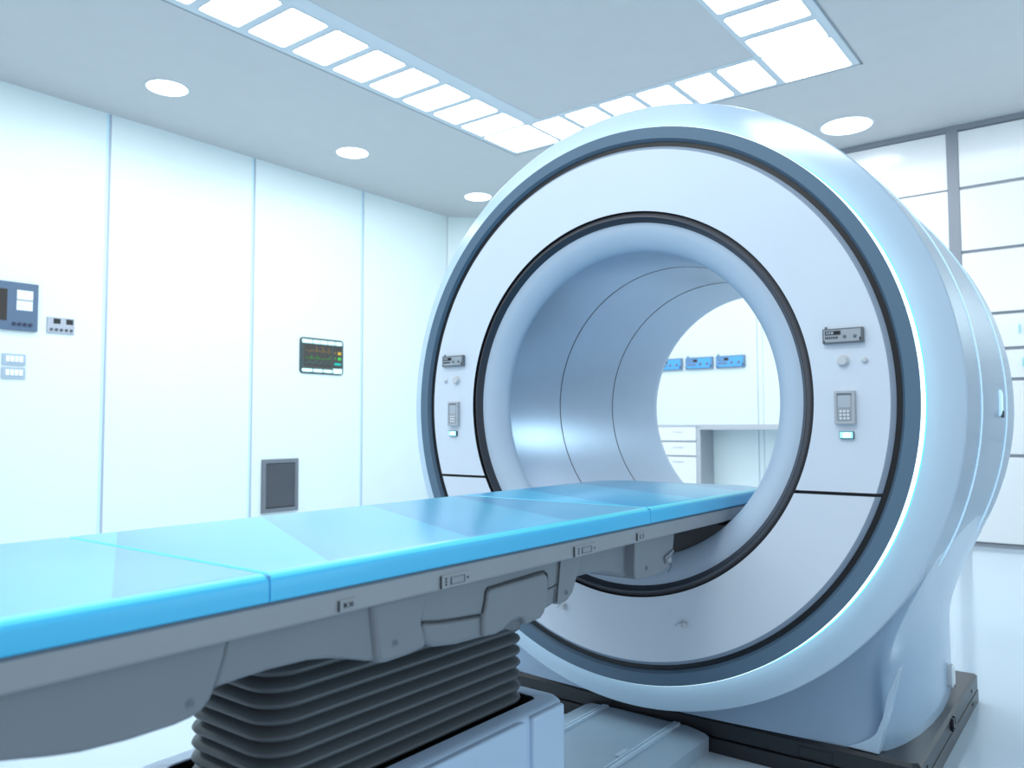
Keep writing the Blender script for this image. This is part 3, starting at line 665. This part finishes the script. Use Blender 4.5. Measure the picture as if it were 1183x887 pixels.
# base housing with an open slot round the bellows
b = MB(); bx0, bx1, by0, by1 = XC-.0985, XC+.0985, .338, .722
def br(i, z, r=.024): return [(x, y, z) for x, y in rrect(bx0+i, bx1-i, by0+i, by1-i, max(r-i*.6, .010), 8)]
b.loops([br(0, FL), br(0, -.2960), br(.0012, -.2905), br(.0045, -.2872), br(.0100, -.2860), br(.0235, -.2860), br(.0245, -.2870), br(.0245, -.3150)],
        ['housing']*6+['bellows_dark', 'bellows_dark']); obj('base_housing', b, tb, smooth=40)
b = MB(); b.prism([(.352, -.2885), (.6330, -.2885), (.6390, -.2900), (.6410, -.2960), (.6410, FL+.004), (.352, FL+.004)], 'x', XC+.0930, XC+.1025, 'housing'); obj('side_panel', b, tb, bevel=.0022)
b = MB(); b.prism([(.6500, -.2885), (.7060, -.2885), (.7060, FL+.004), (.6500, FL+.004)], 'x', XC+.0930, XC+.1025, 'housing'); obj('side_panel', b, tb, bevel=.0030)

# ------------------------------------------------------------------ light
w = bpy.data.worlds.new('world'); scn.world = w; w.use_nodes = True
bg = w.node_tree.nodes['Background']; bg.inputs[0].default_value = (.83, .92, 1.0, 1); bg.inputs[1].default_value = .72
def area(name, loc, target, sx_, sy_, power, col):
    l = bpy.data.lights.new(name, 'AREA'); l.shape = 'RECTANGLE'; l.size = sx_*S; l.size_y = sy_*S; l.energy = power; l.color = col
    o = bpy.data.objects.new(name, l); C.objects.link(o); o.location = W(loc)
    o.rotation_euler = (W(target)-W(loc)).to_track_quat('-Z', 'Y').to_euler(); return o
area('wall_washer', (-2.45, 1.2, ZT-.02), (-2.4501, 1.2, 0), .2, 3.6, 75, (.90, .98, 1))
area('ceiling_array', (-1.35, 1.0, ZT-.01), (-1.3501, 1.0, 0), 1.2, 2.6, 80, (.90, .96, 1))
area('front_panels', (-1.1, -.9, ZT-.03), (-.85, 1.0, .15), 1.6, .5, 54, (.86, .96, 1))
area('bezel_highlight_lamp', (-.33, .06, ZT-.02), (-.33, .0601, 0), .55, .30, 36, (.9, .97, 1))  # unseen lamp placed so its reflection puts a highlight on the bezel
area('back_wall_lamp', (-.6, 3.0, ZT-.02), (-.6, 3.0001, 0), 2.2, .3, 36, (.94, .98, 1))
area('far_streak_lamp', (.78, 3.42, .74), (-.6, 1.1, .2), 1.0, .40, 75, (.72, .93, 1))  # unseen lamp placed to make the bright streak inside the bore
area('side_fill', (1.70, 1.75, .05), (-.3, 1.38, -.28), 1.0, .8, 34, (.45, .85, 1))  # added fill lamp, brings cyan light to the pedestal side

# ------------------------------------------------------------------ camera
cam = bpy.data.cameras.new('camera'); co = bpy.data.objects.new('camera', cam); C.objects.link(co); scn.camera = co
yaw, pit, roll = math.radians(37.6546), math.radians(3.0388), math.radians(-.1655)
fw = Vector((-math.sin(yaw)*math.cos(pit), math.cos(yaw)*math.cos(pit), math.sin(pit))); rt = Vector((math.cos(yaw), math.sin(yaw), 0)); up = rt.cross(fw)
rt, up = math.cos(roll)*rt+math.sin(roll)*up, -math.sin(roll)*rt+math.cos(roll)*up
R_ = Matrix((rt, up, -fw)).transposed().to_4x4(); co.matrix_world = Matrix.Translation(W((0, 0, 0))) @ R_
cam.sensor_width = 36; cam.lens = 920.97/1183*36; cam.clip_start = .02
cam.dof.use_dof = True; cam.dof.focus_distance = 1.05*S; cam.dof.aperture_fstop = 4.0
vs = scn.view_settings; vs.view_transform = 'Standard'; vs.look = 'None'; vs.gamma = 1; vs.exposure = 0; vs.use_curve_mapping = False
try: scn.cycles.use_denoising = True
except Exception: pass
for o in bpy.data.objects:
    if '_o' in o: del o['_o']
